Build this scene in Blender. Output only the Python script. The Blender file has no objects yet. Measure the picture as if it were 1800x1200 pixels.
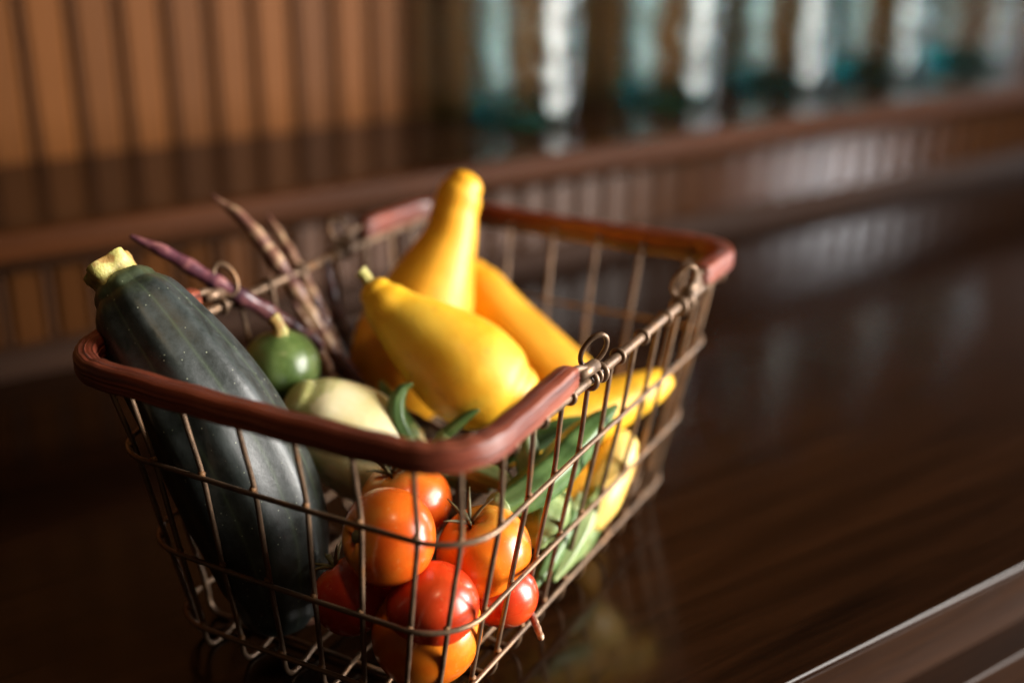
import bpy, math, random
import numpy as np
from mathutils import Matrix, Vector
rad = math.radians
S = bpy.context.scene
COL = S.collection

# ------------------------------------------------------------------ camera
cam = bpy.data.cameras.new('camera'); cam_ob = bpy.data.objects.new('camera', cam); COL.objects.link(cam_ob)
R_ = Vector((0.99992679, 0.00442064, 0.01126347)); U_ = Vector((-0.01209991, 0.3653186, 0.93080391)); F_ = Vector((0, 0.93087205, -0.36534535))
m = Matrix((R_, U_, -F_)).transposed().to_4x4(); m.translation = (0, 0, 0.468)
cam_ob.matrix_world = m
cam.sensor_fit = 'HORIZONTAL'; cam.sensor_width = 36; cam.lens = 42.747
cam.clip_start = 0.01; cam.clip_end = 50
cam.dof.use_dof = True; cam.dof.focus_distance = 0.715; cam.dof.aperture_fstop = 1.6; cam.dof.aperture_blades = 0
S.camera = cam_ob

# ------------------------------------------------------------------ light
w = bpy.data.worlds.new('World'); S.world = w; w.use_nodes = True
bg = w.node_tree.nodes['Background']; bg.inputs[0].default_value = (1.0, 0.74, 0.52, 1); bg.inputs[1].default_value = 0.028

def area(name, loc, target, sx, sy, power, color, shape='RECTANGLE', spread=180):
    l = bpy.data.lights.new(name, 'AREA'); l.shape = shape; l.size = sx
    if shape == 'RECTANGLE': l.size_y = sy
    l.energy = power; l.color = color; l.spread = rad(spread)
    o = bpy.data.objects.new(name, l); COL.objects.link(o); o.location = loc
    o.rotation_euler = (Vector(target) - Vector(loc)).to_track_quat('-Z', 'Y').to_euler()
    return o
def from_counter(x, y, z): a = rad(35.04); return (x * math.cos(a) - y * math.sin(a), x * math.sin(a) + y * math.cos(a), z)
area('window_light', (2.12, 0.46, 0.50), (-0.10, 0.72, 0.12), 1.15, 1.6, 66, (1.0, 0.95, 0.89), spread=100)
area('jar_glint_light', from_counter(4.0, 0.78, 0.62), from_counter(0.6, 0.9, 0.10), 0.24, 0.75, 13, (0.96, 0.97, 1.0), spread=110)  # added lamp, no window there: puts bright glints on the jars' right edges
area('far_window_light', (4.35, 1.42, 0.96), (0.47, 1.75, 0.06), 0.26, 0.42, 80, (0.95, 0.97, 1.0))
area('ceiling_lamp', (0.12, 0.18, 1.42), (-0.1, 0.85, 0.1), 0.12, 0.12, 2.4, (1.0, 0.70, 0.38), 'DISK')

S.render.engine = 'CYCLES'
S.cycles.use_denoising = True
S.cycles.sample_clamp_indirect = 15.0
S.cycles.max_bounces = 12; S.cycles.transmission_bounces = 10; S.cycles.glossy_bounces = 5
S.cycles.caustics_reflective = False; S.cycles.caustics_refractive = True
S.view_settings.view_transform = 'Standard'; S.view_settings.look = 'None'; S.view_settings.exposure = 0.0; S.view_settings.gamma = 1
S.view_settings.use_curve_mapping = False

# ------------------------------------------------------------------ helpers
def mesh(name, V, Fc, mat=None, parent=None, smooth=True, uv=None):
    me = bpy.data.meshes.new(name); me.from_pydata([tuple(map(float, v)) for v in V], [], [tuple(map(int, f)) for f in Fc])
    if uv is not None:
        l = me.uv_layers.new(name='uv')
        li = np.zeros(len(me.loops), dtype=np.int32); me.loops.foreach_get('vertex_index', li)
        l.data.foreach_set('uv', np.asarray(uv, dtype=np.float32)[li].ravel())
    if smooth: me.polygons.foreach_set('use_smooth', [True] * len(me.polygons))
    if mat: me.materials.append(mat)
    o = bpy.data.objects.new(name, me); COL.objects.link(o)
    if parent: o.parent = parent
    return o
def inst(src, name, parent, matrix=None):
    o = bpy.data.objects.new(name, src.data); COL.objects.link(o); o.parent = parent
    if matrix is not None: o.matrix_local = matrix
    return o
def empty(name, parent=None, loc=(0, 0, 0), rz=0):
    o = bpy.data.objects.new(name, None); COL.objects.link(o); o.location = loc; o.rotation_euler = (0, 0, rz)
    if parent: o.parent = parent
    o.empty_display_size = 0.02
    return o
def tag(o, label=None, cat=None, group=None, kind=None):
    if label: o['label'] = label
    if cat: o['category'] = cat
    if group: o['group'] = group
    if kind: o['kind'] = kind
    return o
def catmull(P, n):
    P = np.asarray(P, float); Q = np.vstack([2 * P[0] - P[1], P, 2 * P[-1] - P[-2]]); out = []
    for i in range(1, len(Q) - 2):
        for t in np.linspace(0, 1, n, endpoint=False):
            a, b, c, d = Q[i - 1:i + 3]
            out.append(.5 * (2 * b + (c - a) * t + (2 * a - 5 * b + 4 * c - d) * t * t + (3 * b - a - 3 * c + d) * t ** 3))
    out.append(P[-1]); return np.array(out)
def frames(P, up=None, closed=False):
    T = np.gradient(P, axis=0)
    if closed: T = np.roll(P, -1, 0) - np.roll(P, 1, 0)
    T /= np.linalg.norm(T, axis=1)[:, None] + 1e-12
    if up is not None:                       # fixed up vector
        B = np.cross(T, np.asarray(up, float)); B /= np.linalg.norm(B, axis=1)[:, None]; N = np.cross(B, T); return T, N, B
    N = np.zeros_like(P); a = np.array([0, 0, 1.]) if abs(T[0][2]) < .9 else np.array([1., 0, 0])
    n = a - T[0] * (a @ T[0]); N[0] = n / np.linalg.norm(n)
    for i in range(1, len(P)):
        n = N[i - 1] - T[i] * (N[i - 1] @ T[i]); N[i] = n / np.linalg.norm(n)
    return T, N, np.cross(T, N)
def sweep(P, R, seg=10, up=None, closed=False, sect=None, caps=True):
    """tube along P with radius R(i); sect(theta array, s) -> (a,b) multipliers; returns V,F,uv"""
    P = np.asarray(P, float); n = len(P); R = np.broadcast_to(np.asarray(R, float), (n,))
    T, N, B = frames(P, up, closed)
    th = np.linspace(0, 2 * np.pi, seg, endpoint=False); V = []; uv = []
    L = np.r_[0, np.cumsum(np.linalg.norm(np.diff(P, axis=0), axis=1))]
    for i in range(n):
        if sect: a, b = sect(th, L[i] / max(L[-1], 1e-9))
        else: a, b = np.cos(th), np.sin(th)
        V.append(P[i] + R[i] * (np.outer(a, N[i]) + np.outer(b, B[i])))
        uv.append(np.c_[th / (2 * np.pi), np.full(seg, L[i])])
    V = np.vstack(V); uv = np.vstack(uv); F = []
    for i in range(n if closed else n - 1):
        j = (i + 1) % n
        for k in range(seg): q = (k + 1) % seg; F.append((i * seg + k, j * seg + k, j * seg + q, i * seg + q))
    if not closed and caps:
        F.append(tuple(range(seg))); F.append(tuple((n - 1) * seg + k for k in range(seg - 1, -1, -1)))
    F = [f[::-1] for f in F]
    return V, F, uv
def body(ctrl, n=10, seg=28, sect=None, cap0=.8, cap1=.8, bump=0, seed=0):
    """organic body: ctrl rows (x,y,z,r); round caps added at both ends"""
    C = catmull(ctrl, n); P = C[:, :3]; r = np.maximum(C[:, 3], .0004)
    def cap(p, d, r0, k):
        q = np.sin(np.linspace(0, np.pi / 2, 8)[1:]); return [p + d * r0 * k * s for s in q], [r0 * math.sqrt(max(1 - s * s, 0)) + 1e-5 for s in q]
    d0 = P[0] - P[1]; d0 /= np.linalg.norm(d0); d1 = P[-1] - P[-2]; d1 /= np.linalg.norm(d1)
    a, ra = cap(P[0], d0, r[0], cap0); b, rb = cap(P[-1], d1, r[-1], cap1)
    P = np.vstack([a[::-1], P, b]); r = np.r_[ra[::-1], r, rb]
    V, F, uv = sweep(P, r, seg, sect=sect)
    if bump:
        rng = np.random.RandomState(seed); k = rng.randn(5, 3) * 45; ph = rng.rand(5) * 6.28
        cen = np.repeat(P, seg, 0); D = V - cen
        f = sum(np.sin(V @ k[i] + ph[i]) for i in range(5)) / 5
        V = cen + D * (1 + bump * f)[:, None]
    return V, F, uv
def merge(parts):
    V = []; F = []; U = []; o = 0
    for v, f, u in parts:
        V.append(v); U.append(u); F += [tuple(i + o for i in q) for q in f]; o += len(v)
    return np.vstack(V), F, np.vstack(U)
def box(x0, x1, y0, y1, z0, z1, bev=0):
    if bev <= 0:
        V = [(x, y, z) for z in (z0, z1) for y in (y0, y1) for x in (x0, x1)]
        return np.array(V), [(0, 2, 3, 1), (4, 5, 7, 6), (0, 1, 5, 4), (2, 6, 7, 3), (0, 4, 6, 2), (1, 3, 7, 5)]
    raise ValueError
def extrude_x(profile, x0, x1):
    """closed profile (y,z) counter-clockwise seen from +x"""
    n = len(profile); V = [(x0, y, z) for y, z in profile] + [(x1, y, z) for y, z in profile]
    F = [(i, (i + 1) % n, n + (i + 1) % n, n + i) for i in range(n)]
    F = [f[::-1] for f in F]
    F += [tuple(range(n)), tuple(range(2 * n - 1, n - 1, -1))]
    return np.array(V), F

# ------------------------------------------------------------------ materials
class NT:
    def __init__(s, name):
        s.m = bpy.data.materials.new(name); s.m.use_nodes = True; s.t = s.m.node_tree; s.b = s.t.nodes['Principled BSDF']
    def n(s, typ, **kw):
        x = s.t.nodes.new(typ)
        for k, v in kw.items():
            if k[0] == '_': setattr(x, k[1:], v)
            else:
                kk = int(k[1:]) if k[0] == 'i' and k[1:].isdigit() else k.replace('__', ' ')
                s.set(x.inputs[kk], v)
        return x
    def set(s, inp, v):
        if isinstance(v, bpy.types.NodeSocket): s.t.links.new(v, inp)
        else: inp.default_value = v if not (isinstance(v, tuple) and len(v) == 3 and inp.type == 'RGBA') else (*v, 1)
    def coord(s, kind='Object', scale=(1, 1, 1), rot=(0, 0, 0), loc=(0, 0, 0)):
        c = s.n('ShaderNodeTexCoord'); mp = s.n('ShaderNodeMapping', Vector=c.outputs[kind]); mp.inputs['Scale'].default_value = scale; mp.inputs['Rotation'].default_value = rot; mp.inputs['Location'].default_value = loc
        return mp.outputs[0]
    def noise(s, vec, scale, detail=4, rough=.55, dist=0):
        return s.n('ShaderNodeTexNoise', Vector=vec, Scale=scale, Detail=detail, Roughness=rough, Distortion=dist).outputs['Fac']
    def ramp(s, fac, stops):
        r = s.n('ShaderNodeValToRGB', Fac=fac); e = r.color_ramp.elements
        while len(e) < len(stops): e.new(.5)
        for q, (p, c) in zip(e, stops): q.position = p; q.color = (*c, 1) if len(c) == 3 else c
        return r.outputs['Color']
    def mix(s, fac, a, b, mode='MIX'):
        x = s.n('ShaderNodeMix', _data_type='RGBA', _blend_type=mode); s.set(x.inputs[0], fac); s.set(x.inputs[6], a); s.set(x.inputs[7], b); return x.outputs[2]
    def math(s, op, a, b=0.0, c=0.0):
        x = s.n('ShaderNodeMath', _operation=op); s.set(x.inputs[0], a); s.set(x.inputs[1], b); s.set(x.inputs[2], c); return x.outputs[0]
    def bump(s, h, strength=.3, dist=.001):
        x = s.n('ShaderNodeBump', Height=h, Strength=strength, Distance=dist); s.t.links.new(x.outputs[0], s.b.inputs['Normal']); return x
    def out(s, **kw):
        for k, v in kw.items(): s.set(s.b.inputs[k.replace('__', ' ')], v)
        return s.m
def wood(name, dark, light, rough=.3, grain=(1.2, 22, 22), coat=.0, bump=.12, rvar=.15, axis_rot=(0, 0, 0), spec=.5):
    t = NT(name); v = t.coord('Object', grain, axis_rot)
    a = t.noise(v, 3.2, 6, .6, .6); b = t.noise(t.coord('Object', (grain[0] * 4, grain[1] * 5, grain[2] * 5)), 4, 5, .7)
    f = t.math('ADD', t.math('MULTIPLY', a, .7), t.math('MULTIPLY', b, .3))
    c = t.ramp(f, [(.32, dark), (.5, tuple((x + y) / 2 for x, y in zip(dark, light))), (.68, light)])
    wv = t.noise(t.coord('Object', (2, 2, 2)), 3, 3)
    r = t.math('MULTIPLY_ADD', t.noise(t.coord('Object', (3, 9, 9)), 6, 4), rvar, rough - rvar / 2)
    t.bump(t.math('ADD', b, t.math('MULTIPLY', wv, .6)), bump, .001)
    return t.out(Base__Color=c, Roughness=r, Coat__Weight=coat, Coat__Roughness=.12, Specular__IOR__Level=spec)

M = {}
M['counter'] = wood('dark_varnished_wood', (.003, .0012, .0006), (.024, .0085, .003), .165, (1.0, 16, 16), bump=.03, rvar=.08, spec=.22)
M['edge'] = wood('counter_edge_wood', (.007, .0026, .001), (.026, .0095, .003), .40, (1.2, 24, 24), spec=.10)
M['ledge'] = wood('ledge_wood', (.010, .004, .0018), (.034, .013, .005), .17, (1.2, 20, 20), bump=.04, spec=.30)
M['shelf_edge'] = wood('shelf_edge_wood', (.016, .0050, .0013), (.066, .019, .0040), .5, (1.2, 24, 24), spec=.08)
M['board'] = [wood('beadboard_%d' % i, tuple(k * x for x in (.072, .0235, .0040)), tuple(k * x for x in (.165, .055, .0088)), .5, (14, 14, .9), spec=.10)
              for i, k in enumerate((1.0, .82, 1.14))]
M['panel'] = [wood('lower_panel_%d' % i, tuple(k * x for x in (.036, .013, .004)), tuple(k * x for x in (.075, .027, .008)), .12, (14, 14, .9), spec=.24) for i, k in enumerate((1.0, .85, 1.12))]
M['bead'] = wood('beadboard_bead', (.030, .011, .004), (.075, .028, .008), .5, (14, 14, .9), spec=.15)
M['dark_trim'] = wood('dark_trim', (.012, .005, .0025), (.034, .014, .006), .65, (1.2, 20, 20), spec=.08)

def glass():
    t = NT('teal_jar_glass'); v = t.coord('Object', (1, 1, 1))
    h = t.math('ADD', t.noise(v, 30, 2, .5), t.math('MULTIPLY', t.ramp(t.noise(v, 62, 1), [(.48, (0, 0, 0)), (.62, (1, 1, 1))]), .6))
    vo = t.n('ShaderNodeTexVoronoi', _feature='F1', Vector=t.coord('Object', (1, 1, .75)), Scale=46.0)
    h = t.math('ADD', h, t.math('MULTIPLY', vo.outputs['Distance'], 1.3))
    t.bump(h, .30, .004)
    ab = t.n('ShaderNodeVolumeAbsorption', Color=(.16, .87, .89), Density=40.0)
    t.t.links.new(ab.outputs[0], t.t.nodes['Material Output'].inputs['Volume'])
    return t.out(Base__Color=(.98, 1.0, 1.0), Roughness=.015, IOR=1.5, Transmission__Weight=1.0)
M['glass'] = glass()

def metal():
    t = NT('aged_wire'); v = t.coord('Object')
    a = t.noise(v, 60, 5, .65); b = t.noise(v, 320, 3)
    c = t.ramp(a, [(.35, (.115, .072, .045)), (.55, (.21, .132, .080)), (.72, (.27, .125, .045))])
    t.bump(b, .25, .0004)
    return t.out(Base__Color=c, Metallic=.55, Roughness=t.math('MULTIPLY_ADD', a, .3, .28))
M['wire'] = metal()
def rust():
    t = NT('rusty_weld'); v = t.coord('Object'); a = t.noise(v, 300, 3)
    return t.out(Base__Color=t.ramp(a, [(.3, (.10, .045, .02)), (.7, (.30, .14, .045))]), Metallic=.2, Roughness=.65)
M['rust'] = rust()
def handle_mat():
    t = NT('red_stained_cane'); v = t.coord('UV', (13, 7, 1)); a = t.noise(v, 1.0, 6, .7)
    g = t.noise(t.coord('UV', (22, 4, 1)), 1.0, 3, .6); blot = t.noise(t.coord('Object'), 22, 3)
    c = t.ramp(a, [(.36, (.060, .018, .012)), (.5, (.22, .043, .018)), (.64, (.29, .085, .042))])
    c = t.mix(t.math('MULTIPLY', t.ramp(g, [(.53, (0, 0, 0)), (.62, (1, 1, 1))]), .55), c, (.06, .018, .014))
    c = t.mix(t.math('MULTIPLY', t.ramp(blot, [(.45, (0, 0, 0)), (.75, (1, 1, 1))]), .45), c, (.07, .016, .012))
    t.bump(g, .9, .0016)
    return t.out(Base__Color=c, Roughness=t.math('MULTIPLY_ADD', a, .25, .28))
M['handle'] = handle_mat()

def zucchini_mat():
    t = NT('dark_zucchini_skin'); uv = t.coord('UV'); sx = t.n('ShaderNodeSeparateXYZ', Vector=uv); ang = sx.outputs[0]; ln = sx.outputs[1]
    o = t.coord('Object')
    saw = t.math('ABSOLUTE', t.math('SUBTRACT', t.math('FRACT', t.math('ADD', t.math('MULTIPLY', ang, 8), t.math('MULTIPLY', t.noise(o, 30, 3), .12))), .5))
    ridge = t.ramp(saw, [(.0, (1, 1, 1)), (.045, (.25, .25, .25)), (.10, (0, 0, 0))])
    mott = t.noise(o, 90, 5, .65); big = t.noise(o, 28, 3)
    c = t.ramp(mott, [(.3, (.007, .010, .008)), (.6, (.015, .020, .017)), (.8, (.034, .042, .036))])
    c = t.mix(t.math('MULTIPLY', ridge, .45), c, (.07, .10, .05))
    bloom = t.ramp(t.noise(o, 48, 6, .75), [(.38, (0, 0, 0)), (.66, (1, 1, 1))])
    c = t.mix(t.math('MULTIPLY', bloom, .42), c, (.075, .088, .086))
    vor = t.n('ShaderNodeTexVoronoi', Vector=o, Scale=260.0); sp = t.ramp(vor.outputs['Distance'], [(.0, (1, 1, 1)), (.09, (1, 1, 1)), (.14, (0, 0, 0))])
    gate = t.ramp(t.n('ShaderNodeTexNoise', Vector=o, Scale=85.0).outputs['Fac'], [(.50, (0, 0, 0)), (.58, (1, 1, 1))])
    c = t.mix(t.math('MULTIPLY', t.math('MULTIPLY', sp, gate), .8), c, (.33, .36, .25))
    top = t.ramp(t.math('SUBTRACT', ln, t.math('MULTIPLY', t.math('SUBTRACT', mott, .5), .03)), [(.0, (1, 1, 1)), (.012, (.7, .7, .7)), (.024, (0, 0, 0))])
    c = t.mix(t.math('MULTIPLY', top, .35), c, (.10, .14, .03))
    t.bump(t.math('ADD', mott, t.math('MULTIPLY', big, 1.5)), .35, .001)
    return t.out(Base__Color=c, Roughness=t.math('MULTIPLY_ADD', bloom, .12, .36), Specular__IOR__Level=.5, Coat__Weight=.16, Coat__Roughness=.5)
M['zucchini'] = zucchini_mat()
def skin(name, stops, scale=40, rough=.3, sss=.0, fleck=None, bump=.06, coat=.2, sss_col=None, scar=None):
    t = NT(name); o = t.coord('Object'); a = t.noise(o, scale, 4, .6)
    c = t.ramp(a, stops)
    if fleck:
        col, sc, th, amt = fleck
        f = t.ramp(t.noise(o, sc, 3, .6), [(th, (0, 0, 0)), (th + .08, (1, 1, 1))]); c = t.mix(t.math('MULTIPLY', f, amt), c, col)
    if scar:
        big = t.ramp(t.noise(o, 14, 4, .6), [(.46, (0, 0, 0)), (.62, (1, 1, 1))]); c = t.mix(t.math('MULTIPLY', big, .35), c, scar[1])
        vo = t.n('ShaderNodeTexVoronoi', Vector=o, Scale=130.0); sp = t.ramp(vo.outputs['Distance'], [(.05, (1, 1, 1)), (.12, (0, 0, 0))])
        gt = t.ramp(t.noise(o, 40, 2), [(.54, (0, 0, 0)), (.60, (1, 1, 1))]); c = t.mix(t.math('MULTIPLY', t.math('MULTIPLY', sp, gt), .7), c, scar[0])
    t.bump(t.noise(o, scale * 5, 3), bump, .001)
    t.out(Base__Color=c, Roughness=t.math('MULTIPLY_ADD', a, .22, rough - .11), Coat__Weight=coat, Coat__Roughness=.15)
    if sss: t.out(Subsurface__Weight=sss, Subsurface__Scale=.006); t.b.inputs['Subsurface Radius'].default_value = sss_col or (1, .5, .2)
    return t.m
M['squash'] = skin('yellow_squash_skin', [(.32, (.74, .36, .012)), (.5, (.84, .45, .020)), (.68, (.87, .53, .045))], 28, .48, .15, ((.60, .30, .02), 90, .60, .55), bump=.2, coat=.04, scar=((.38, .19, .03), (.78, .52, .05)))
M['squash_orange'] = skin('deep_yellow_squash_skin', [(.32, (.70, .30, .008)), (.5, (.81, .37, .012)), (.68, (.85, .44, .025))], 28, .48, .15, ((.58, .24, .015), 90, .60, .5), bump=.2, coat=.04, scar=((.36, .16, .02), (.74, .38, .02)))
M['squash_pale'] = skin('pale_yellow_squash_skin', [(.3, (.74, .45, .08)), (.7, (.86, .62, .20))], 35, .42, .15, bump=.15, coat=.05)
M['pale'] = skin('cream_squash_skin', [(.3, (.62, .52, .22)), (.5, (.74, .65, .35)), (.7, (.80, .73, .48))], 30, .36, .15, ((.34, .36, .09), 26, .50, .75))
M['ball'] = skin('round_green_squash_skin', [(.3, (.065, .115, .028)), (.5, (.115, .18, .046)), (.72, (.18, .25, .08))], 45, .36, .08, ((.22, .32, .10), 160, .62, .35))
M['stem'] = skin('pale_green_stem', [(.3, (.30, .29, .06)), (.55, (.54, .48, .15)), (.75, (.66, .54, .24))], 130, .5, .1, ((.34, .15, .04), 75, .50, .75), bump=.4, coat=0)
M['okra'] = skin('green_pod_skin', [(.3, (.035, .080, .018)), (.55, (.075, .140, .034)), (.75, (.13, .20, .06))], 45, .42, .08, bump=.1, coat=.05)
M['okra_pale'] = skin('pale_pod_skin', [(.3, (.12, .18, .055)), (.55, (.21, .27, .095)), (.75, (.36, .40, .19))], 45, .45, .08, bump=.1, coat=.05)
M['dry'] = skin('dry_calyx', [(.3, (.05, .042, .016)), (.6, (.13, .11, .04)), (.8, (.26, .20, .10))], 200, .6, coat=0)
def bean_mat(name, dark, mid, light, th):
    t = NT(name); uv = t.coord('UV', (1.5, 70, 1)); o = t.coord('Object')
    a = t.noise(uv, 1, 4, .6, .4); b = t.noise(o, 160, 3)
    c = t.ramp(t.math('ADD', t.math('MULTIPLY', a, .75), t.math('MULTIPLY', b, .25)), [(th - .12, dark), (th, mid), (th + .10, light)])
    t.bump(b, .1, .0005)
    return t.out(Base__Color=c, Roughness=.36, Coat__Weight=.15)
M['bean_purple'] = bean_mat('purple_bean_skin', (.035, .014, .024), (.12, .036, .050), (.32, .13, .12), .50)
M['bean_cream'] = bean_mat('mottled_bean_skin', (.055, .018, .020), (.19, .080, .055), (.50, .33, .19), .49)
M['bean_dark'] = bean_mat('dark_bean_skin', (.022, .010, .012), (.05, .018, .022), (.11, .045, .045), .52)
def tomato_mat(name, c0, c1, c2, shoulder):
    t = NT(name); o = t.coord('Object'); z = t.n('ShaderNodeSeparateXYZ', Vector=t.coord('Generated')).outputs[2]
    a = t.noise(o, 32, 3, .55)
    c = t.ramp(a, [(.3, c0), (.5, c1), (.7, c2)])
    s = t.ramp(t.math('ADD', z, t.math('MULTIPLY', t.math('SUBTRACT', t.noise(o, 60, 4), .5), .35)), [(.84, (0, 0, 0)), (1.05, (1, 1, 1))])
    c = t.mix(t.math('MULTIPLY', s, .8), c, shoulder)
    fl = t.ramp(t.noise(o, 420, 2), [(.66, (0, 0, 0)), (.72, (1, 1, 1))]); c = t.mix(t.math('MULTIPLY', fl, .18), c, (.85, .5, .2))
    t.bump(t.noise(o, 500, 2), .02, .0005)
    t.out(Base__Color=c, Roughness=t.math('MULTIPLY_ADD', a, .14, .20), Coat__Weight=.08, Coat__Roughness=.1, Subsurface__Weight=.15, Subsurface__Scale=.006)
    t.b.inputs['Subsurface Radius'].default_value = (1, .35, .12)
    return t.m
M['tom_orange'] = tomato_mat('orange_red_tomato_skin', (.60, .070, .005), (.68, .105, .007), (.72, .15, .010), (.66, .30, .05))
M['tom_amber'] = tomato_mat('amber_tomato_skin', (.64, .105, .005), (.70, .165, .008), (.74, .235, .015), (.66, .34, .05))
M['tom_red'] = tomato_mat('red_tomato_skin', (.43, .024, .006), (.53, .038, .007), (.60, .062, .010), (.60, .10, .014))

# ------------------------------------------------------------------ the setting (counter frame: x along, y towards the wall)
RZ = rad(35.04)
def setting(name): return tag(empty(name, None, (0, 0, 0), RZ), kind='structure')
X0, X1 = -0.75, 3.2
def rounded_front(yf, zt, zb, yb, r=.004, n=4):
    pts = [(yb, zb), (yf + r, zb)] + [(yf + r - r * math.sin(a), zb + r - r * math.cos(a)) for a in np.linspace(0, np.pi / 2, n)[1:]]
    pts += [(yf + r - r * math.cos(a), zt - r + r * math.sin(a)) for a in np.linspace(0, np.pi / 2, n)] + [(yb, zt)]
    return pts[::-1]
def ext(name, prof, mat, par, smooth=False, x0=X0, x1=X1):
    V, F = extrude_x(prof, x0, x1); return mesh(name, V, F, mat, par, smooth)
counter = setting('counter')
ext('countertop', rounded_front(.410, 0, -.0055, 1.20, .0022), M['counter'], counter)
ext('front_edge', rounded_front(.4108, -.0057, -.052, .60, .0004), M['edge'], counter)
ext('lower_moulding', rounded_front(.386, -.0523, -.085, .60, .0022), M['edge'], counter)
ext('apron', [(.62, -.086), (.62, -.8), (.43, -.8), (.43, -.086)], M['dark_trim'], counter)
ledge = setting('raised_shelf')
ext('shelf_board', [(1.40, .156), (1.1245, .156), (1.1245, .128), (1.40, .128)][::1], M['ledge'], ledge)
ext('shelf_edge', rounded_front(1.110, .1565, .1275, 1.124, .007, 6), M['shelf_edge'], ledge)
ext('cove_moulding', [(1.176, .1275), (1.128, .1275), (1.132, .118), (1.142, .110), (1.156, .105), (1.176, .103)], M['dark_trim'], ledge)
ext('base_moulding', [(1.176, .001), (1.176, .030), (1.168, .030), (1.160, .024), (1.156, .014), (1.154, .001)], M['dark_trim'], ledge)
def boards(par, y, z0, z1, x_first, pitch, bead, x_a, x_b, mats):
    """tongue-and-groove boards: flat plank with eased edges + rounded bead, deep joints"""
    ext('backing', [(y + .02, z0), (y + .02, z1), (y + .012, z1), (y + .012, z0)], M['dark_trim'], par, x0=x_a, x1=x_b)
    wd = pitch - bead; e = .0035
    prof = [(-wd / 2, .010), (-wd / 2, .004), (-wd / 2 + e, 0), (wd / 2 - e, 0), (wd / 2, .004), (wd / 2, .010)]
    V = [(x, yy, z) for z in (z0, z1) for x, yy in prof]; n = len(prof); F = [(i, i + 1, n + i + 1, n + i) for i in range(n - 1)] + [tuple(range(n))[::-1], tuple(range(n, 2 * n))]
    base = {}
    bp = [(bead * .36 * math.cos(a), .0075 - .006 * math.sin(a)) for a in np.linspace(np.pi, 0, 7)]
    bV = [(x, yy, z) for z in (z0, z1) for x, yy in bp]; nb = len(bp); bF = [(i, i + 1, nb + i + 1, nb + i) for i in range(nb - 1)]
    b0 = None; k0 = math.ceil((x_a - x_first) / pitch); k1 = int((x_b - x_first) / pitch); rnd = random.Random(4)
    for k in range(k0, k1):
        xc = x_first + k * pitch; mi = rnd.choice((0, 0, 1, 2))
        mtx = Matrix.Translation((xc + pitch / 2, y + rnd.uniform(-.0006, .0006), 0))
        if mi not in base: base[mi] = mesh('plank', V, F, mats[mi], par, False); base[mi].matrix_local = mtx
        else: inst(base[mi], 'plank', par, mtx)
        if b0 is None: b0 = mesh('bead', bV, bF, M['bead'], par, True); b0.matrix_local = Matrix.Translation((xc, y, 0))
        else: inst(b0, 'bead', par, Matrix.Translation((xc, y, 0)))
wall = setting('wall')
boards(wall, 1.388, .150, .95, .328, .0527, .0105, -.74, 2.95, M['board'])
boards(ledge, 1.168, .020, .128, .227, .0430, .0120, -.74, 2.95, M['panel'])

# ------------------------------------------------------------------ jars
def lathe(prof, seg=48):
    n = len(prof); th = np.linspace(0, 2 * np.pi, seg, endpoint=False)
    V = np.vstack([np.c_[r * np.cos(th), r * np.sin(th), np.full(seg, z)] for r, z in prof]); F = []
    for i in range(n - 1):
        for k in range(seg): q = (k + 1) % seg; F.append((i * seg + k, i * seg + q, (i + 1) * seg + q, (i + 1) * seg + k))
    F.append(tuple(range(seg))[::-1]); F.append(tuple((n - 1) * seg + k for k in range(seg)))
    return V, F
RJ = .0715
jprof = [(.052, .0025), (.058, 0), (.066, .002), (RJ - .001, .009), (RJ, .02), (RJ, .06), (RJ + .0006, .10), (RJ, .17), (RJ - .003, .195), (.060, .220), (.050, .232), (.047, .238), (.050, .242), (.050, .262), (.047, .266),
         (.043, .264), (.043, .240), (.046, .226), (.056, .212), (RJ - .0065, .190), (RJ - .004, .17), (RJ - .0038, .06), (RJ - .005, .022), (RJ - .013, .011), (.040, .009), (.010, .0105)]
_jp = np.array(jprof); _d = np.r_[0, np.cumsum(np.hypot(*np.diff(_jp, axis=0).T))]; _t = np.unique(np.r_[_d, np.arange(0, _d[-1], .005)])
V, F = lathe(list(zip(np.interp(_t, _d, _jp[:, 0]), np.interp(_t, _d, _jp[:, 1]))), 72)
_th = np.arctan2(V[:, 1], V[:, 0]); _z = V[:, 2]; _rng = np.random.RandomState(5); _w = np.zeros(len(V))
for _k in range(14): _w += np.sin(_th * _rng.randint(1, 11) + _rng.uniform(0, 6.3) + _z * _rng.uniform(-330, 330)) / 14 ** .5
_w += 1.1 * np.sin(_z * 2 * np.pi / .024 + 2 * np.sin(_th * 3)) * np.sin(_th * 8 + 1)
V[:, :2] *= (1 + .0042 * _w * np.clip(np.hypot(V[:, 0], V[:, 1]) / .05 - .5, 0, 1))[:, None]   # wavy old hand-pressed glass
ca, sa = math.cos(RZ), math.sin(RZ)
jar_desc = ['leftmost teal glass jar on the raised shelf, closest to the basket', 'second teal glass jar from the left on the raised shelf', 'middle one of five teal glass jars on the raised shelf',
            'fourth teal glass jar from the left on the raised shelf', 'rightmost teal glass jar on the raised shelf']
j0 = None
for i, x in enumerate((.928, 1.178, 1.403, 1.627, 1.866)):
    y = 1.300; loc = (x * ca - y * sa, x * sa + y * ca, .1563)
    j = mesh('glass_jar', V, F, M['glass']) if j0 is None else bpy.data.objects.new('glass_jar', j0.data)
    if j0 is None: j0 = j
    else: COL.objects.link(j)
    j.location = loc; j.rotation_euler = (0, 0, i * 1.3)
    tag(j, jar_desc[i], 'jar', 'teal glass jars along the shelf')

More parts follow.
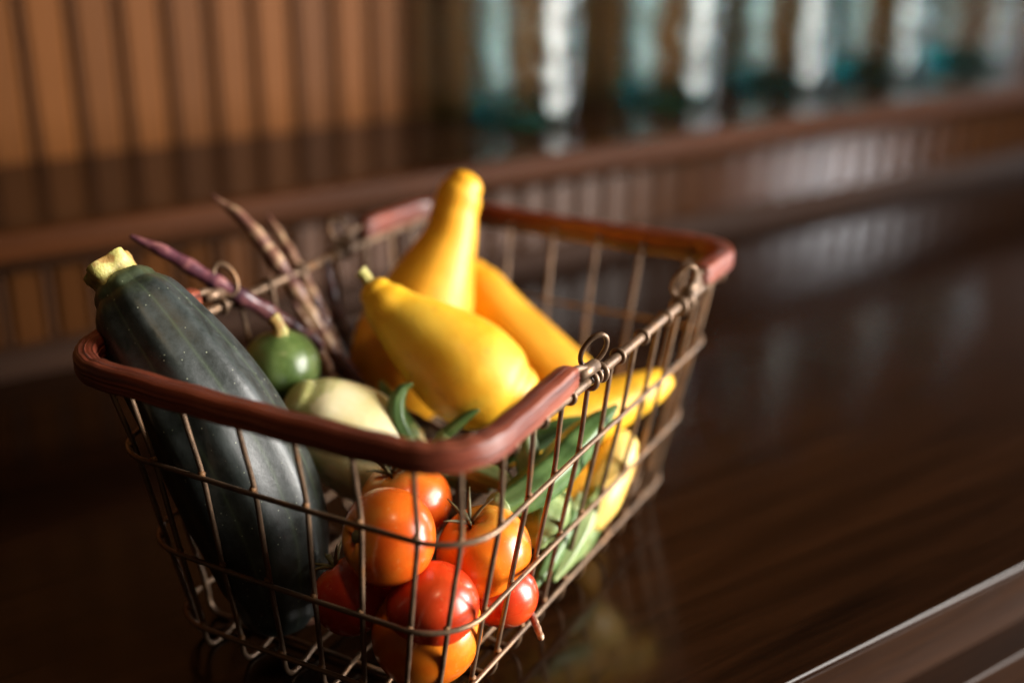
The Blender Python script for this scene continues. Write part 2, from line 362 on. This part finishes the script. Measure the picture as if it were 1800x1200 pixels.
# ------------------------------------------------------------------ basket (local frame u,v,z; origin 18 mm above the counter)
BZ = rad(-27.9533); BLOC = (-.04571, .76461, .018)
def at_basket(o): o.location = BLOC; o.rotation_euler = (0, 0, BZ); return o
basket = at_basket(empty('wire_basket'))
tag(basket, 'rusty brown wire basket with two red cane handles full of vegetables', 'basket')
ZR = [.172, .119, .0567, .003]; LR = [.1985, .1873, .1819, .1759]; WR = [.1345, .1274, .1152, .1043]
def Wz(z): return float(np.interp(z, ZR[::-1], WR[::-1]))
def Lz(z): return float(np.interp(z, ZR[::-1], LR[::-1]))
def rrect(L, W, z, r=.032, n=8, wob=0.0):
    P = []
    for cx, cy, a0 in ((W - r, L - r, 0), (-W + r, L - r, 90), (-W + r, -L + r, 180), (W - r, -L + r, 270)):
        for i in range(n + 1):
            a = rad(a0 + 90 * i / n); P.append((cx + r * math.cos(a), cy + r * math.sin(a), z))
    P = np.array(P); Q = []
    for i in range(len(P)):                    # subdivide the straights
        a, b = P[i], P[(i + 1) % len(P)]; k = max(1, int(np.linalg.norm(b - a) / .02))
        for t in range(k): Q.append(a + (b - a) * t / k)
    Q = np.array(Q); ph = z * 90
    Q[:, 2] += wob * np.sin(Q[:, 0] * 31 + ph) + wob * np.sin(Q[:, 1] * 23 + 2 * ph)
    return Q
RW = .00165
rings = []
for k in range(4):
    P = rrect(LR[k], WR[k], ZR[k], .034 if k else .036, wob=.0005)
    V, F, uv = sweep(P, .0032 if k == 0 else RW, 10, up=(0, 0, 1), closed=True)
    mesh('rim_wire' if k == 0 else 'ring_wire', V, F, M['wire'], basket, uv=uv)
def torus(R, r, seg=18, ts=8, arc=2 * math.pi):
    a = np.linspace(0, arc, seg, endpoint=arc < 6.2); P = np.c_[R * np.cos(a), np.zeros(seg), R * np.sin(a)]
    return sweep(P, r, ts, up=(0, 1, 0), closed=arc >= 6.2)
hookV = torus(.0032 + .0010, .0014, 18, 8)
weldV, weldF = lathe([(.0006, -.0022), (.0019, -.0013), (.0024, 0), (.0019, .0013), (.0006, .0022)], 8)
hook0 = None; weld0 = None
INS = RW * 2.0
def upright(ut, vt, side):
    """side: unit outward (su,sv); ut,vt fractions of W and L"""
    su, sv = side; pts = []
    def pos(z, inset=0):
        W, L = Wz(z), Lz(z)
        u = (su * (W - INS - inset)) if su and not sv else ut * W
        v = (sv * (L - INS - inset)) if sv and not su else vt * L
        if su and sv:
            r = .034; k = r * (1 - .7071) + .7071 * (INS + inset); u, v = su * (W - k), sv * (L - k)
        return (u, v, z)
    for z in (.1735, .150, .119, .088, .0567, .030, .003): pts.append(pos(z))
    a = pos(.003); n = math.hypot(*( (su, sv) if not (su and sv) else (su, sv)))
    iu, iv = -su / n, -sv / n
    for din, z in ((.001, -.008), (.006, -.0152), (.014, -.0158), (.022, -.0145), (.028, -.0125), (.036, -.0115)):
        pts.append((a[0] + iu * din, a[1] + iv * din, z))
    P = catmull(pts, 4)
    rnd = random.Random(int(ut * 1000 + vt * 77)); dx, dy = rnd.uniform(-.0012, .0012), rnd.uniform(-.0012, .0012)
    s = np.sin(np.linspace(0, np.pi, len(P)))[:, None]; P = P + s * np.array([[dx * abs(sv), dy * abs(su), 0]])
    V, F, uv = sweep(P, RW, 8); up = mesh('upright_wire', V, F, M['wire'], basket, uv=uv)
    global hook0, weld0
    top = pts[0]; rim = (su * WR[0] if su and not sv else top[0], sv * LR[0] if sv and not su else top[1], ZR[0])
    if not (su and sv):
        mt = Matrix.Translation(rim) @ Matrix.Rotation(0 if su == 0 and False else (rad(90) if sv else 0), 4, 'Z')
        # torus axis is local y -> along the rim direction
        if hook0 is None: hook0 = mesh('hook', *hookV[:2], M['wire'], up, uv=hookV[2]); hook0.matrix_local = mt
        else: inst(hook0, 'hook', up, mt)
    for k in (1, 2, 3):
        p = pos(ZR[k]); q = (p[0] + su * RW * .6, p[1] + sv * RW * .6, ZR[k] + .001)
        if weld0 is None: weld0 = mesh('weld', weldV, weldF, M['rust'], up); weld0.matrix_local = Matrix.Translation(q)
        else: inst(weld0, 'weld', up, Matrix.Translation(q))
FU = [-.70, -.41, -.115, .175, .455, .74]; SV = [-.79, -.615, -.44, -.26, -.09, .10, .30, .49, .67, .83]
for s in (-1, 1):
    for u in FU: upright(u, 0, (0, s))
    for v in SV: upright(0, v, (s, 0))
    for q in (-1, 1): upright(0, 0, (s, q))
for u in FU:
    V, F, uv = sweep([(u * WR[3], -LR[3] + .03, -.0112), (u * WR[3], 0, -.0112), (u * WR[3], LR[3] - .03, -.0112)], RW, 8); mesh('floor_wire', V, F, M['wire'], basket, uv=uv)
for v in SV[::2]:
    V, F, uv = sweep([(-WR[3] + .03, v * LR[3], -.0148), (0, v * LR[3], -.0148), (WR[3] - .03, v * LR[3], -.0148)], RW, 8); mesh('floor_wire', V, F, M['wire'], basket, uv=uv)

def handle(sgn, vr, vl, lr, ll):
    """U-shaped cane grip folded down on the rim; ends at vr (right) and vl (left), hinge loops at lr / ll"""
    zc = .1840; vf = sgn * .2055; W = .1350; r = .036; pts = []
    def z_at(v): return zc - .0050 * max(0, (abs(v) - .10) / .11)
    for t in np.linspace(0, 1, 6): v = vr + (sgn * (abs(vf) - r) - vr) * t; pts.append((W, v, z_at(v)))
    for a in np.linspace(0, 90, 9)[1:]:
        v = sgn * (abs(vf) - r + r * math.sin(rad(a))); pts.append((W - r + r * math.cos(rad(a)), v, z_at(v)))
    for t in np.linspace(0, 1, 10)[1:-1]: pts.append(((W - r) * (1 - 2 * t), vf, z_at(vf) - .0012 * math.sin(math.pi * t)))
    for a in np.linspace(90, 0, 9)[:-1]:
        v = sgn * (abs(vf) - r + r * math.sin(rad(a))); pts.append((-W + r - r * math.cos(rad(a)), v, z_at(v)))
    for t in np.linspace(1, 0, 6): v = vl + (sgn * (abs(vf) - r) - vl) * t; pts.append((-W, v, z_at(v)))
    P = catmull(pts, 2)
    def sect(th, s):                       # rounded-square cane section, slightly taller than wide
        c, d = np.cos(th), np.sin(th); p = 4.0; k = (np.abs(c) ** p + np.abs(d) ** p) ** (-1 / p) * (1 + .030 * np.cos(17 * th + .5 * math.sin(s * 9)) + .018 * np.cos(9 * th + 2 * math.sin(s * 5)))
        return c * k * 1.0, d * k * .86
    R = np.full(len(P), .0076); R[0] *= .86; R[-1] *= .86; R[1] *= .97; R[-2] *= .97
    P[:, 2] += .0004 * np.sin(np.arange(len(P)) * 1.7)
    V, F, uv = sweep(P, R, 72, up=(0, 0, 1), sect=sect); h = mesh('handle', V, F, M['handle'], basket, uv=uv)
    for su, ve, vh in ((1, vr, lr), (-1, vl, ll)):
        d = 1 if vh > ve else -1; u = su * W
        # core wire leaves the grip, wraps the rim and rises into an eye
        core = catmull([(u, ve - d * .012, .1855), (u, ve + d * .006, .186), (u + su * .001, ve + d * .014, .184), (u + su * .002, vh - d * .004, .1795)], 4)
        V, F, uv = sweep(core, .0024, 8); mesh('hinge_wire', V, F, M['wire'], h, uv=uv)
        V, F, uv = sweep([(u + su * .001, ve + d * .010, .1815), (u + su * .001, vh, .1802)], .0041, 12); mesh('ferrule', V, F, M['wire'], h, uv=uv)
        a = np.linspace(0, 2 * np.pi, 24, endpoint=False)
        eye = np.c_[np.full(24, u - su * .001) + su * .004 * np.sin(a) + .0052 * np.cos(a), vh + d * .002 + .0046 * np.cos(a), .1885 + .0105 * np.sin(a)]
        V, F, uv = sweep(eye, .0016, 8, closed=True); mesh('hinge_eye', V, F, M['wire'], h, uv=uv)
        for off in (-.004, .010):
            o = inst(hook0, 'hinge_coil', h, Matrix.Translation((su * WR[0], vh + d * off, ZR[0])) @ Matrix.Scale(1.25, 4)); 
    return h
handle(-1, -.087, -.090, -.056, -.063)
handle(1, .124, .098, .095, .071)

# ------------------------------------------------------------------ produce (built in basket coordinates)
def thing(name, label, cat, group=None): return tag(at_basket(empty(name)), label, cat, group)
def rib(n, amt):
    return lambda th, s: (np.cos(th) * (1 + amt * np.cos(n * th)), np.sin(th) * (1 + amt * np.cos(n * th)))
def facet(n, amt):
    def f(th, s):
        k = 1 - amt * np.abs(np.sin(n * th / 2)) ** 1.5 * (1 if s > .02 else .5); return np.cos(th) * k, np.sin(th) * k
    return f
def stub(ctrl, seg=15, n=5, amt=.14, k=4):
    return body(ctrl, k, seg, rib(n, amt), .25, .3)

# --- large zucchini
z = thing('zucchini', 'large dark green zucchini with cut stem standing in the basket corner', 'zucchini')
V, F, uv = body([(-.1310, -.152, .2085, .0205), (-.1245, -.152, .201, .0270), (-.112, -.1515, .186, .0318), (-.097, -.150, .166, .0368), (-.078, -.145, .134, .0412), (-.064, -.1385, .096, .0435), (-.050, -.138, .062, .0412), (-.040, -.1420, .031, .0340), (-.035, -.145, .014, .0255)], 10, 64, facet(8, .075), .62, .75, .006, 3)
mesh('body', V, F, M['zucchini'], z, uv=uv)
V, F, uv = body([(-.1445, -.1525, .2235, .0150), (-.1420, -.1525, .2210, .0152), (-.1385, -.1522, .2170, .0142), (-.1340, -.152, .2120, .0150), (-.1300, -.152, .2075, .0165)], 5, 60, rib(5, .12), .10, .2, .18, 8)
mesh('stem', V, F, M['stem'], z, uv=uv)

# --- round green squash
b = thing('round_squash', 'small round green squash behind the dark zucchini', 'squash')
bc = np.array((-.0965, -.0540, .1310)); bd = np.array((.06, -.04, 1.0)); bd /= np.linalg.norm(bd); bR = .0262
V, F, uv = body([(*(bc + bd * bR * t * .97), bR * math.sqrt(1 - t * t)) for t in np.linspace(-.95, .95, 11)], 4, 40, rib(10, .008), .25, .1, .004, 5)
mesh('body', V, F, M['ball'], b, uv=uv)
V, F, uv = stub([(-.0950, -.0550, .1555, .0062), (-.0952, -.0553, .1595, .0042), (-.0970, -.056, .164, .0040), (-.0990, -.0565, .1662, .0046)], 15, 5, .15)
mesh('stem', V, F, M['stem'], b, uv=uv)

# --- pale cream squash with a long stem
b = thing('pale_squash', 'pale cream squash lying behind the front handle and tomatoes', 'squash')
V, F, uv = body([(-.067, -.073, .120, .015), (-.059, -.067, .112, .0255), (-.045, -.057, .096, .0345), (-.028, -.047, .079, .0355), (-.011, -.038, .066, .0285), (.001, -.031, .0590, .0170)], 8, 40, rib(5, .014), .6, .5, .006, 9)
mesh('body', V, F, M['pale'], b, uv=uv)
V, F, uv = stub([(-.003, -.029, .0600, .0130), (.010, -.032, .0640, .0085), (.028, -.036, .0700, .0070), (.046, -.038, .0745, .0078), (.056, -.037, .0760, .0088)], 20, 5, .12)
mesh('stem', V, F, M['okra_pale'], b, uv=uv)

# --- yellow crookneck squashes
def squash(label, ctrl, mat, stem=None, seed=0, group='yellow crookneck squashes'):
    o = thing('yellow_squash', label, 'squash', group)
    V, F, uv = body(ctrl, 9, 40, rib(7, .007), .75, .7, .008, seed); mesh('body', V, F, M[mat], o, uv=uv)
    if stem: V, F, uv = stub(stem); mesh('stem', V, F, M['stem'], o, uv=uv)
squash('yellow crookneck squash standing upright with its neck above the basket rim',
       [(-.0512, .1150, .2255, .0140), (-.0532, .1115, .2190, .0170), (-.0545, .106, .2060, .0176), (-.054, .098, .1890, .0205), (-.057, .087, .1680, .0280), (-.062, .072, .1380, .0385), (-.068, .058, .1080, .0425), (-.073, .050, .0760, .038), (-.075, .048, .058, .026)], 'squash_orange', None, 1)
squash('plump yellow squash with small green stem lying across the basket middle',
       [(-.0515, -.0045, .1765, .0120), (-.046, -.0040, .1710, .0160), (-.036, -.0020, .1620, .0200), (-.017, .0010, .1490, .0285), (.002, .0050, .1360, .0350), (.018, .0090, .1250, .0365), (.034, .0140, .1160, .0320), (.043, .0170, .1110, .0240)], 'squash',
       [(-.0535, -.0045, .1790, .0060), (-.0570, -.0045, .1835, .0042), (-.0605, -.0050, .1885, .0038), (-.0625, -.0055, .1905, .0045)], 2)
squash('slim yellow squash leaning behind the upright crookneck squash',
       [(-.054, .132, .152, .012), (-.046, .132, .142, .0175), (-.028, .132, .121, .0215), (.004, .136, .090, .0262), (.027, .138, .066, .0300), (.040, .140, .050, .0260)], 'squash_orange', None, 3)
squash('yellow squash with its neck pressed against the right side wires',
       [(.1125, .124, .099, .0085), (.1095, .116, .098, .0118), (.103, .103, .0955, .0150), (.084, .077, .0880, .0205), (.063, .050, .0800, .0250), (.048, .028, .0770, .0235), (.040, .016, .076, .016)], 'squash', None, 4)
squash('pale yellow squash low in the basket below the pressed neck',
       [(.101, .078, .0640, .0115), (.1005, .070, .0590, .0150), (.0985, .060, .0480, .0165), (.0955, .046, .0340, .0180), (.093, .036, .0240, .0150)], 'squash_pale', None, 5)
squash('orange yellow squash at the basket floor behind the green pods',
       [(.070, .074, .044, .014), (.074, .062, .040, .022), (.078, .046, .033, .0255), (.078, .030, .029, .020)], 'squash_orange', None, 6)

# --- beans
def bean(label, ctrl, mat, seed):
    V, F, uv = body(ctrl, 8, 12, lambda th, s: (np.cos(th) * (1 + .10 * math.sin(s * 48 + seed)), np.sin(th) * (.82 + .08 * math.sin(s * 48 + seed))), 1.5, 1.0, .05, seed)
    o = mesh('bean_pod', V, F, M[mat], uv=uv); at_basket(o); tag(o, label, 'bean', 'long bean pods standing in the basket')
bean('purple bean pod reaching left over the rim from behind the round green squash', [(-.181, -.094, .2195, .0014), (-.172, -.088, .2135, .0036), (-.162, -.081, .2065, .0046), (-.142, -.066, .1885, .0055), (-.126, -.052, .1735, .0056), (-.113, -.034, .1560, .0056), (-.097, -.012, .1320, .0045)], 'bean_purple', 1)
bean('longest mottled cream and purple bean pod, tallest of the upright pods', [(-.188, -.007, .2265, .0012), (-.178, -.004, .2190, .0032), (-.166, -.002, .2110, .0046), (-.149, .003, .1890, .0060), (-.1285, .007, .1590, .0064), (-.1095, .009, .1290, .0062), (-.089, .013, .0980, .0058)], 'bean_cream', 2)
bean('shorter mottled bean pod just right of the tallest pod', [(-.1685, .029, .2055, .0014), (-.160, .029, .1935, .0038), (-.148, .027, .1790, .0050), (-.129, .024, .1530, .0058), (-.111, .021, .1230, .0058), (-.096, .018, .0960, .0052)], 'bean_cream', 3)
bean('dark purple bean pod between the mottled pods and the yellow squash', [(-.130, .046, .1720, .0016), (-.1255, .042, .1580, .0040), (-.115, .036, .1370, .0046), (-.096, .030, .1120, .0048), (-.070, .018, .0850, .0044)], 'bean_dark', 4)
bean('second dark bean pod low behind the mottled pods', [(-.1225, .020, .1500, .0016), (-.113, .018, .1300, .0042), (-.098, .010, .1060, .0046), (-.078, -.004, .0800, .0044)], 'bean_dark', 5)
bean('third dark bean pod lying under the plump yellow squash', [(-.060, -.030, .116, .0020), (-.045, -.022, .108, .0044), (-.024, -.012, .094, .0048), (0, -.004, .082, .0044)], 'bean_dark', 6)
bean('fourth dark bean pod slanting down beside the standing squash', [(-.105, .060, .150, .0016), (-.100, .050, .130, .0040), (-.088, .036, .110, .0046), (-.066, .020, .090, .0044)], 'bean_dark', 11)
bean('reddish bean pod leaning behind the round green squash', [(-.118, -.010, .158, .0016), (-.108, -.008, .140, .0042), (-.094, -.010, .118, .0046), (-.072, -.016, .092, .0044)], 'bean_cream', 12)
bean('dark bean pod lying across the others in the middle', [(-.112, .014, .118, .0016), (-.090, .004, .116, .0044), (-.066, -.008, .108, .0048), (-.040, -.020, .098, .0044)], 'bean_dark', 13)
bean('pale bean tip poking out through the lower right wires', [(.098, -.070, .0200, .0030), (.108, -.080, .0190, .0030), (.117, -.088, .0165, .0028), (.125, -.096, .0140, .0024)], 'bean_cream', 7)
bean('dry pale bean tip on the basket floor left of the tomatoes', [(-.020, -.146, .0055, .0020), (-.008, -.134, .0060, .0034), (.006, -.118, .0065, .0038), (.022, -.100, .0070, .0034)], 'bean_cream', 8)

# --- green pods
def pod(label, ctrl, mat='okra', seed=0, n=6, amt=.07):
    o = thing('green_pod', label, 'okra', 'green okra pods in the basket')
    V, F, uv = body(ctrl, 8, 30, rib(n, amt), 1.2, .5, .01, seed); mesh('pod', V, F, M[mat], o, uv=uv)
    e = np.array(ctrl[-1][:3]); d = e - np.array(ctrl[-2][:3]); d /= np.linalg.norm(d); r = ctrl[-1][3]
    V, F, uv = body([(*(e - d * .001), r * 1.12), (*(e + d * .004), r * .95), (*(e + d * .008), r * .5), (*(e + d * .016), r * .34)], 5, 24, rib(6, .06), .1, .2); mesh('cap', V, F, M['okra_pale'], o, uv=uv)
pod('largest green pod slanting along the right side wires', [(.1125, .034, .1125, .0020), (.108, .016, .1070, .0080), (.103, -.006, .0990, .0118), (.099, -.029, .0905, .0130), (.092, -.052, .0840, .0125), (.083, -.072, .0800, .0090)], 'okra', 1)
pod('dark green pod under the yellow squash neck', [(.100, .036, .1010, .002), (.086, .022, .0970, .0070), (.070, .000, .0930, .0095), (.057, -.020, .0890, .0090), (.050, -.030, .0870, .007)], 'okra', 2)
pod('upright light green pod below the front handle end', [(.083, -.032, .062, .003), (.081, -.029, .078, .0072), (.077, -.024, .094, .0082), (.073, -.020, .1060, .0062)], 'okra_pale', 3)
pod('fat pale green pod tip resting beside the amber tomato', [(.1015, -.054, .054, .0060), (.1005, -.048, .0570, .0125), (.0985, -.036, .0600, .0145), (.096, -.020, .0600, .0110)], 'okra_pale', 4)
pod('lowest pale green pod at the far end of the bottom ring', [(.098, -.012, .0090, .002), (.0975, .004, .0105, .0060), (.0975, .022, .0125, .0075), (.097, .042, .0160, .006)], 'okra_pale', 5)
pod('pale green pod leaning on the lower right wires', [(.1035, -.034, .0140, .002), (.1035, -.016, .0210, .0065), (.1035, .004, .0310, .0080), (.103, .022, .0410, .006)], 'okra_pale', 6)
pod('olive green pod beside the small red tomato', [(.0985, -.052, .0170, .002), (.0975, -.032, .0240, .0062), (.0960, -.010, .0330, .0078), (.095, .008, .0410, .006)], 'okra', 7)
pod('small curled green tip between the cream squash and yellow squash', [(-.004, -.037, .1310, .0014), (-.0085, -.040, .1270, .0038), (-.0105, -.0440, .1190, .0055), (-.008, -.047, .1080, .0060), (.000, -.049, .096, .006)], 'okra', 8)
pod('thin green pod tip in front of the plump yellow squash', [(.042, -.028, .1190, .0010), (.038, -.030, .1165, .0024), (.032, -.034, .1110, .0034), (.024, -.040, .1020, .004)], 'okra', 9)

pod('short green pod lying left of the curled green tip', [(-.040, -.018, .117, .002), (-.030, -.026, .113, .0056), (-.018, -.034, .106, .0072), (-.004, -.040, .098, .006)], 'okra', 10)
pod('light green pod lying between the cream squash and the amber tomato', [(.088, -.052, .082, .002), (.074, -.050, .085, .0062), (.056, -.050, .088, .0080), (.038, -.052, .090, .007)], 'okra_pale', 11)
# --- tomatoes
def tomato_mesh(R, lobes, seed, flat=.90):
    nu, nv = 48, 28; V = []; F = []; rng = random.Random(seed); ph = rng.uniform(0, 6)
    for i in range(nv + 1):
        p = math.pi * i / nv; st, ct = math.sin(p), math.cos(p)
        for k in range(nu):
            th = 2 * math.pi * k / nu
            lob = 1 + .022 * lobes * math.cos(5 * th + ph) * st * (0.4 + 0.6 * max(ct, 0)) + .012 * math.sin(2 * th + ph * 2) * st
            rr = R * st ** .93 * lob; zz = R * flat * ct
            if ct > 0: zz -= R * .20 * math.exp(-(st / .26) ** 2) * (1 + .25 * math.cos(5 * th + ph))
            else: zz += R * .05 * math.exp(-(st / .3) ** 2)
            V.append((rr * math.cos(th), rr * math.sin(th), zz))
    for i in range(nv):
        for k in range(nu): q = (k + 1) % nu; F.append((i * nu + k, (i + 1) * nu + k, (i + 1) * nu + q, i * nu + q))
    return V, F
def tomato(label, c, R, axis, mat, seed, calyx=True, stem=.008, lobes=1.0):
    o = at_basket(empty('tomato')); tag(o, label, 'tomato', 'tomatoes in the front corner')
    q = Vector(axis).normalized().to_track_quat('Z', 'Y').to_matrix().to_4x4()
    base = Matrix.Translation(BLOC) @ Matrix.Rotation(BZ, 4, 'Z') @ Matrix.Translation(c) @ q
    o.matrix_world = base
    V, F = tomato_mesh(R, lobes, seed); mesh('skin', V, F, M[mat], o)
    rng = random.Random(seed + 50); z0 = R * .72
    parts = []
    if calyx:
        for k in range(5):
            a = 2 * math.pi * k / 5 + rng.uniform(-.2, .2); ln = R * rng.uniform(.42, .68); lift = rng.uniform(.05, .5)
            pts = [(math.cos(a) * t * ln, math.sin(a) * t * ln, z0 + R * (.04 + .22 * math.sin(t * 2.0)) + lift * R * .6 * t * t) for t in np.linspace(0.05, 1, 6)]
            parts.append(sweep(pts, [.0009, .0012, .0011, .0009, .0006, .0003], 6))
    P = [(0, 0, z0 - R * .05), (0, 0, z0 + stem * .5), (rng.uniform(-.3, .3) * stem, rng.uniform(-.3, .3) * stem, z0 + stem)]
    parts.append(sweep(P, [.0026, .0016, .0019] if calyx else [.0052, .0040, .0022], 10))
    V, F, uv = merge(parts); mesh('calyx', V, F, M['dry'], o, uv=uv)
CAMV = Vector((.399, -.654, .45))
tomato('orange red tomato at the front with its stem scar facing left', (.051, -.147, .0885), .0288, (-.437, -.765, .275), 'tom_orange', 1, False, .003)
tomato('orange tomato behind the topmost front tomato', (.0235, -.0880, .0745), .0295, (-.34, -.21, .95), 'tom_orange', 2, True, .011)
tomato('amber tomato with a dry calyx against the right wires', (.0835, -.0930, .0600), .0296, (-.30, -.27, .95), 'tom_amber', 3, True, .010)
tomato('red tomato wedged between the amber one and the bottom one', (.0800, -.1470, .0515), .0268, (.15, .30, -.90), 'tom_red', 4, False, .002)
tomato('dark red tomato with curled calyx next to the zucchini', (.0240, -.1450, .0405), .0262, (-.71, -.03, .79), 'tom_red', 5, True, .010)
tomato('small red tomato low against the right side wires', (.0945, -.0900, .0310), .0228, (-.2, .6, .7), 'tom_red', 6, False, .003)
tomato('large amber tomato at the bottom of the front corner', (.0740, -.1440, .0300), .0330, (.2, .5, -.8), 'tom_amber', 7, False, .003, .6)
